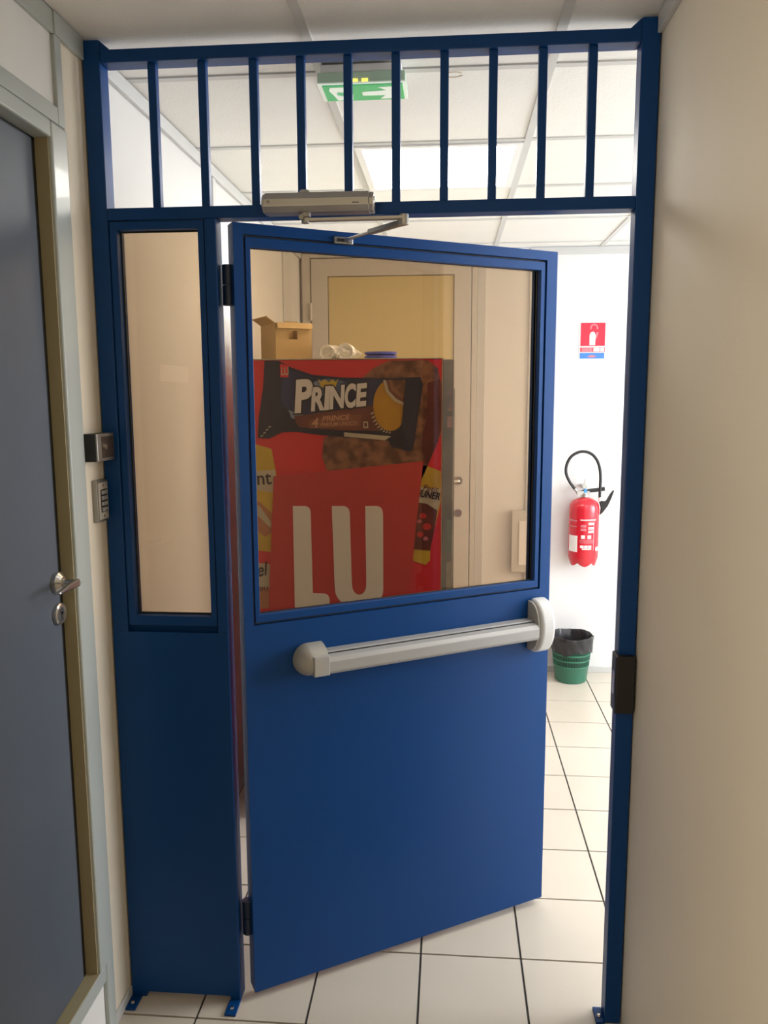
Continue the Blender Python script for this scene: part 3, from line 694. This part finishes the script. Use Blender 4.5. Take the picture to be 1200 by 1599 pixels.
# maker's mark, corner glints
flat([(0.262,1.793),(0.293,1.785),(0.292,1.742),(0.262,1.744)], 6, 'printed_badge', 'mred')
text('lettering', 'LU', 0.040, 'creamp', side, (0.2645, layer(7), 1.752), xs=0.62, offset=0.0006)
for i in range(4): flat([(0.183+0.010*i,1.527+0.011*i),(0.192+0.010*i,1.529+0.011*i),(0.193+0.010*i,1.534+0.011*i),(0.184+0.010*i,1.532+0.011*i)], 5, 'printed_glint', 'creamp')
# main name
def fit(o, x0, x1, z0, z1):
    co = [v.co for v in o.data.vertices]
    ax, bx_ = min(c.x for c in co), max(c.x for c in co); az, bz = min(c.z for c in co), max(c.z for c in co)
    for v in o.data.vertices:
        v.co.x = x0+(v.co.x-ax)/(bx_-ax)*(x1-x0); v.co.z = z0+(v.co.z-az)/(bz-az)*(z1-z0)
def word(ch, x0, x1, z0, z1):
    o = text('letter_outline', ch, 0.12, 'bluebig', side, (0, layer(9), 0), shear=0.16, offset=0.0105, tilt=0.07); fit(o, x0-0.005, x1+0.005, z0-0.006, z1+0.005)
    o = text('letter', ch, 0.12, 'whitebright', side, (0, layer(11), 0), shear=0.16, offset=0.0052, tilt=0.07); fit(o, x0, x1, z0, z1)
word('P', 0.313, 0.383, 1.612, 1.737)
word('R', 0.374, 0.424, 1.619, 1.708)
word('I', 0.422, 0.447, 1.623, 1.712)
word('N', 0.442, 0.500, 1.626, 1.716)
word('C', 0.499, 0.541, 1.631, 1.720)
word('E', 0.540, 0.581, 1.635, 1.722)

# ------------------------------------------------------------------ things on the machine
TOP = MZ
cb = thing('cardboard_box', 'open brown cardboard box with hand hole on top of the red machine', 'box', (0.215, 1.10, TOP), math.radians(33))
BW, BD, BH, th = 0.150, 0.165, 0.142, 0.003
wb = MB(); wb.box(0, BW, 0, th, 0, 0.083); wb.box(0, 0.050, 0, th, 0.083, 0.116); wb.box(0.090, BW, 0, th, 0.083, 0.116); wb.box(0, BW, 0, th, 0.116, BH)
wb.box(0, th, th, BD, 0, BH); wb.box(BW-th, BW, th, BD, 0, BH); wb.box(th, BW-th, BD-th, BD, 0, BH); wb.box(th, BW-th, th, BD-th, 0, th)
wb.build('carton', 'card', cb)
MB().prism([(0.0, BH), (-0.008, BH+0.003), (-0.014, BH-0.018), (-0.009, BH-0.019)], 0.004, BW-0.002, 'YZ').build('flap', 'cardin', cb)
MB().prism([(0.0, BH), (0.003, BH), (-0.034, BH+0.026), (-0.037, BH+0.024)], 0.004, BD-0.004, 'XZ').build('flap', 'card', cb)
bx(0.05, 0.10, 0.02, 0.03, BH-0.01, BH+0.010).build('flap', 'card', cb)
cu = thing('cup_pack', 'clear bag of stacked plastic cups lying on the red machine', 'cups', (0.445, 1.10, TOP))
for k, (x, z, r) in enumerate(((-0.034, 0.030, 0.028), (0.036, 0.033, 0.031))):
    st = MB()
    for q in range(9):
        yy = 0.012*q
        st.lathe([(r, yy), (r+0.001, yy+0.003), (r*0.96, yy+0.004), (r*0.90, yy+0.012)], n=28)
    st.lathe([(0.0, 0.008), (r*0.70, 0.008), (r*0.80, 0.004), (r*0.97, 0.001)], n=28)
    o = st.build('cup_stack', 'film', cu); o.rotation_euler = (-PI/2, 0, 0); o.location = (x, 0.0, z)
wr = MB(); n1, n2 = 18, 14; vs = []
rnd = random.Random(3)
for i in range(n1+1):
    for j in range(n2):
        t = 2*PI*j/n2; s_ = math.sin(PI*i/n1)**0.5 if 0 < i < n1 else 0.05
        k = 1+rnd.uniform(-0.10, 0.10)
        vs.append((-0.078+0.175*i/n1, 0.055+0.070*s_*k*math.cos(t), max(0.001, 0.036+0.034*s_*k*math.sin(t)*(1-0.35*i/n1)-0.010*i/n1)))
wr.add(vs, [(i*n2+j, i*n2+(j+1) % n2, (i+1)*n2+(j+1) % n2, (i+1)*n2+j) for i in range(n1) for j in range(n2)])
wr.smooth = True; wr.build('wrapper', 'wrap', cu)
pm = MB().lathe([(0.0, 0.002), (0.045, 0.0), (0.060, 0.006), (0.063, 0.014), (0.061, 0.014), (0.057, 0.008), (0.044, 0.004), (0.0, 0.004)], n=40).mesh('plate', 'plate')
for k, lab in enumerate(('blue plastic plate, lower of two on the red machine', 'blue plastic plate, upper of two on the red machine')):
    o = bpy.data.objects.new('plate', pm); C.objects.link(o); o.location = (0.618, 1.10, TOP+0.0145*k)
    o['label'] = lab; o['category'] = 'plate'; o['group'] = 'blue plates on the vending machine'

# ------------------------------------------------------------------ wall box on the back wall
wbx = thing('wall_box', 'pale grey electrical wall box under the upright strip of the back wall', 'electrical box', (1.315, YB-0.012, 0.63))
bx(-0.060, 0.085, -0.040, 0.0, 0.0, 0.370).build('housing', 'doorgrey', wbx, bevel=0.003)
bx(-0.018, 0.070, -0.046, -0.040, 0.045, 0.310).build('cover', 'white', wbx, bevel=0.002)

# ------------------------------------------------------------------ fire extinguisher, sign
fe = thing('fire_extinguisher', 'red fire extinguisher with black looped hose hanging on the white wall', 'fire extinguisher', (1.668, 2.722, 0.69))
R0 = 0.0865
def scal(k, r, z, t):
    return (r, z + (0.020*(1-abs(math.cos(2.5*(t+PI/2)))) if k < 2 else 0))
cyl = MB().lathe([(0.066,0.0),(0.071,0.002),(0.080,0.030),(R0,0.055),(R0,0.335),(0.083,0.358),(0.072,0.378),(0.050,0.392),(0.028,0.398),(0.020,0.400)], n=60, fn=scal)
cyl.build('cylinder', 'red', fe)
MB().lathe([(0.0,0.020),(0.070,0.022),(0.078,0.030)], n=40).build('base', 'red', fe)
def wrap(th0, th1, z0, z1, name, m, r=R0+0.0006):
    n = max(2, int(abs(th1-th0)/6)); vs = []
    for i in range(n+1):
        t = math.radians(th0+(th1-th0)*i/n)
        for rr in (r, r+0.0006):
            for z in (z0, z1): vs.append((rr*math.sin(t), -rr*math.cos(t), z))
    fs = []
    for i in range(n):
        a, b = 4*i, 4*i+4
        fs += [(a+2,b+2,b+3,a+3), (a,a+1,b+1,b), (a,b,b+2,a+2), (a+1,a+3,b+3,b+1)]
    fs += [(0,2,3,1), (4*n,4*n+1,4*n+3,4*n+2)]
    return MB().add(vs, fs).build(name, m, fe)
wrap(-22, 40, 0.275, 0.281, 'label_line', 'whitebright')
for z in (0.258, 0.250, 0.232, 0.224, 0.212, 0.204): wrap(8, 34, z, z+0.005, 'label_line', 'whitebright')
for z in (0.236, 0.215): wrap(-20, 0, z, z+0.014, 'label_picture', 'pink')
for a in (-12, 12): wrap(a-6, a+8, 0.170, 0.190, 'label_picture', 'whitebright')
for z in (0.160, 0.152, 0.144): wrap(-24, 34, z, z+0.003, 'label_line', 'pink')
for a in (-16, -1, 14): wrap(a-5, a+8, 0.116, 0.130, 'label_block', 'whitebright')
wrap(-14, 22, 0.106, 0.113, 'label_line', 'whitebright')
wrap(30, 34, 0.10, 0.285, 'label_edge', 'pink')
wrap(-75, -32, 0.090, 0.185, 'paper_label', 'whitebright')
wrap(44, 62, 0.095, 0.118, 'sticker', 'whitebright')
wrap(-70, -36, 0.268, 0.276, 'label_line', 'pink'); wrap(-70, -36, 0.235, 0.240, 'label_line', 'pink')
vl = MB(); vl.lathe([(0.020,0.400),(0.024,0.404),(0.024,0.418),(0.016,0.424),(0.013,0.445),(0.0,0.445)], n=24)
vl.box(-0.045, 0.026, -0.014, 0.014, 0.414, 0.438); vl.cyl((-0.040,0,0.428), (-0.060,0,0.452), 0.010, 0.008, n=14)
vl.build('valve', 'steel', fe)
MB().prism([(-0.020,0.428),(-0.018,0.442),(0.030,0.450),(0.112,0.462),(0.114,0.440),(0.070,0.434),(0.010,0.428)], -0.013, 0.013, 'XZ').build('carry_handle', 'black', fe, bevel=0.003)
bx(-0.008, 0.010, -0.0150, 0.0150, 0.424, 0.450).build('seal_tab', 'bluetab', fe, bevel=0.003)
ctrl = [(-0.058,0.450),(-0.088,0.490),(-0.110,0.540),(-0.108,0.590),(-0.085,0.636),(-0.045,0.662),(-0.005,0.666),(0.035,0.650),(0.064,0.615),(0.080,0.570),(0.086,0.520),(0.086,0.465),(0.085,0.430),(0.085,0.400)]
def spline(pts, n=6):
    out = []
    P = [pts[0]] + pts + [pts[-1]]
    for i in range(1, len(P)-2):
        for k in range(n):
            t = k/n; a, b, c, d = P[i-1], P[i], P[i+1], P[i+2]
            out.append(tuple(0.5*((2*b[q]) + (-a[q]+c[q])*t + (2*a[q]-5*b[q]+4*c[q]-d[q])*t*t + (-a[q]+3*b[q]-3*c[q]+d[q])*t**3) for q in (0, 1)))
    return out + [pts[-1]]
hose = [(x, -0.008*k/80, z) for k, (x, z) in enumerate(spline(ctrl))]
MB().tube(hose, 0.0085, n=14).build('hose', 'rubber', fe)
MB().cyl((0.085,-0.012,0.402), (0.087,-0.012,0.380), 0.0095, n=16).build('hose_ferrule', 'whitebright', fe)
MB().prism([(0.088,0.300),(0.092,0.340),(0.082,0.372),(0.090,0.385),(0.106,0.380),(0.120,0.382),(0.140,0.420),(0.160,0.446),(0.164,0.442),(0.150,0.398),(0.130,0.352),(0.104,0.315)], -0.022, -0.002, 'XZ').build('nozzle', 'black', fe, bevel=0.003)
hk = MB(); hk.box(-0.012, 0.012, 0.0, 0.096, 0.452, 0.470); hk.prism([(-0.004,0.470),(0.004,0.470),(0.006,0.500),(0.0,0.510)], 0.02, 0.030, 'XZ')
hk.build('wall_hook', 'steel', fe)
sg = thing('extinguisher_sign', 'red and blue extinguisher sign on the white wall above the extinguisher', 'sign', (1.700, YB, 1.992))
bx(-0.075, 0.075, -0.003, 0.0, -0.104, 0.104).build('board', 'white', sg)
bx(-0.068, 0.072, -0.0038, -0.003, -0.032, 0.100).build('red_field', 'signred', sg)
def pic(pts, name, m, d=1): return MB().prism(pts, -0.0038-0.0006*d, -0.0038-0.0006*(d-1), 'XZ').build(name, m, sg)
pic([(-0.016,-0.026),(0.016,-0.026),(0.018,0.030),(0.012,0.044),(0.004,0.050),(-0.006,0.048),(-0.014,0.040),(-0.016,0.030)], 'pictogram_body', 'white')
pts = arc(0.008, 0.070, 0.023, 0.024, 200, -20, 14) + arc(0.008, 0.070, 0.015, 0.016, -20, 200, 14)
pic(pts, 'pictogram_hose', 'pink'); pic([(0.020,0.010),(0.024,0.010),(0.034,0.046),(0.022,0.046)], 'pictogram_nozzle', 'pink')
bx(-0.068, 0.072, -0.0038, -0.003, -0.066, -0.040).build('text_band', 'signred', sg)
bx(-0.060, 0.002, -0.0044, -0.0038, -0.064, -0.043).build('text_line', 'pink', sg)
bx(0.008, 0.042, -0.0044, -0.0038, -0.063, -0.043).build('text_box', 'white', sg)
bx(0.046, 0.068, -0.0044, -0.0038, -0.063, -0.043).build('text_box', 'white', sg)
bx(-0.070, 0.070, -0.0038, -0.003, -0.103, -0.070).build('blue_field', 'signblue', sg)
pic([(-0.025,-0.096),(0.018,-0.096),(0.022,-0.088),(0.0,-0.083),(-0.018,-0.087)], 'mark', 'pink')

# ------------------------------------------------------------------ waste basket
wbk = thing('waste_basket', 'green plastic waste basket with black bin liner on the tiled floor', 'bin', (1.612, 2.683, 0))
def rb(z): return 0.092+0.030*z/0.275
MB().lathe([(0.0,0.004),(0.086,0.0),(rb(0),0.006),(rb(0.095),0.095),(rb(0.1)+0.002,0.098),(rb(0.1)+0.002,0.104),(rb(0.1)-0.002,0.104),(rb(0)-0.003,0.010),(0.0,0.008)], n=48).build('lower_cup', 'green', wbk)
for z in (0.137, 0.172, 0.262):
    MB().lathe([(rb(z)-0.002,z-0.005),(rb(z)+0.002,z-0.003),(rb(z)+0.002,z+0.004),(rb(z)-0.002,z+0.005)], n=48).build('hoop', 'green', wbk)
sl = MB()
for i in range(72):
    t = 2*PI*i/72; c_, s_ = math.cos(t), math.sin(t); q = 0.0016
    vs = []
    for z in (0.100, 0.262):
        for dr, dt in ((-0.0018,-q),(0.0008,-q),(0.0008,q),(-0.0018,q)):
            r = rb(z)+dr; vs.append((r*c_-dt*s_, r*s_+dt*c_, z))
    sl.add(vs, [(0,1,5,4),(1,2,6,5),(2,3,7,6),(3,0,4,7)])
so = sl.build('slat_mesh', 'green', wbk); so['kind'] = 'stuff'
rnd = random.Random(5); ph = [rnd.uniform(0, 6.28) for _ in range(8)]
def fold(k, r, z, t):
    a = 0.0022*math.sin(11*t+ph[0]+k)+0.0016*math.sin(23*t+ph[1]+2*k)
    dz = (0.010*math.sin(3*t+ph[2])+0.006*math.sin(7*t+ph[3])) if k == 0 else (0.003*math.sin(4*t+ph[4]) if k in (5, 6) else 0)
    return (r+a*(0.6 if k > 7 else 1.0), z+dz)
MB().lathe([(rb(0.19)+0.006,0.188),(rb(0.20)+0.007,0.205),(rb(0.22)+0.005,0.222),(rb(0.24)+0.006,0.240),(rb(0.26)+0.006,0.262),(rb(0.275)+0.005,0.275),
            (rb(0.275)-0.001,0.279),(rb(0.27)-0.006,0.268),(rb(0.22)-0.010,0.22),(rb(0.14)-0.010,0.14),(rb(0.05)-0.010,0.04),(0.02,0.022),(0.0,0.022)], n=96, fn=fold).build('bin_liner', 'bag', wbk, label='black bin liner folded over the rim')

# ------------------------------------------------------------------ exit sign on the ceiling
ex = thing('exit_sign', 'green emergency exit light with arrow under the ceiling behind the bars', 'exit sign', (0.65, 0.25, H))
bx(-0.108, 0.102, -0.055, 0.055, -0.022, -0.001).build('base', 'white', ex, bevel=0.004)
bx(-0.115, 0.112, -0.058, 0.062, -0.048, -0.022).build('housing', 'epale', ex, bevel=0.003)
bx(-0.115, 0.112, -0.060, 0.062, -0.0505, -0.048).build('rim', 'ewhite', ex)
bx(-0.104, 0.104, -0.050, 0.056, -0.0525, -0.0505).build('legend', 'egreen', ex)
def low(pts, name, m): return MB().prism(pts, -0.0535, -0.0525, 'XY').build(name, m, ex)
low([(-0.085,-0.040),(-0.045,-0.040),(-0.040,-0.022),(-0.055,-0.005),(-0.030,0.010),(-0.034,0.048),(-0.075,0.048),(-0.082,0.010),(-0.090,-0.020)], 'running_figure', 'ewhite')
low([(-0.070,-0.010),(-0.048,-0.006),(-0.040,0.012),(-0.056,0.020),(-0.072,0.012)], 'doorway_mark', 'egreen')
low([(0.078,-0.035),(0.040,-0.035),(0.060,-0.012),(-0.005,-0.005),(-0.005,0.020),(0.055,0.022),(0.040,0.045),(0.078,0.045),(0.092,0.005)], 'arrow', 'ewhite')
for x in (-0.018, 0.008): bx(x-0.008, x+0.008, -0.0605, -0.0575, -0.047, -0.040).build('lamp_tube', 'led', ex)
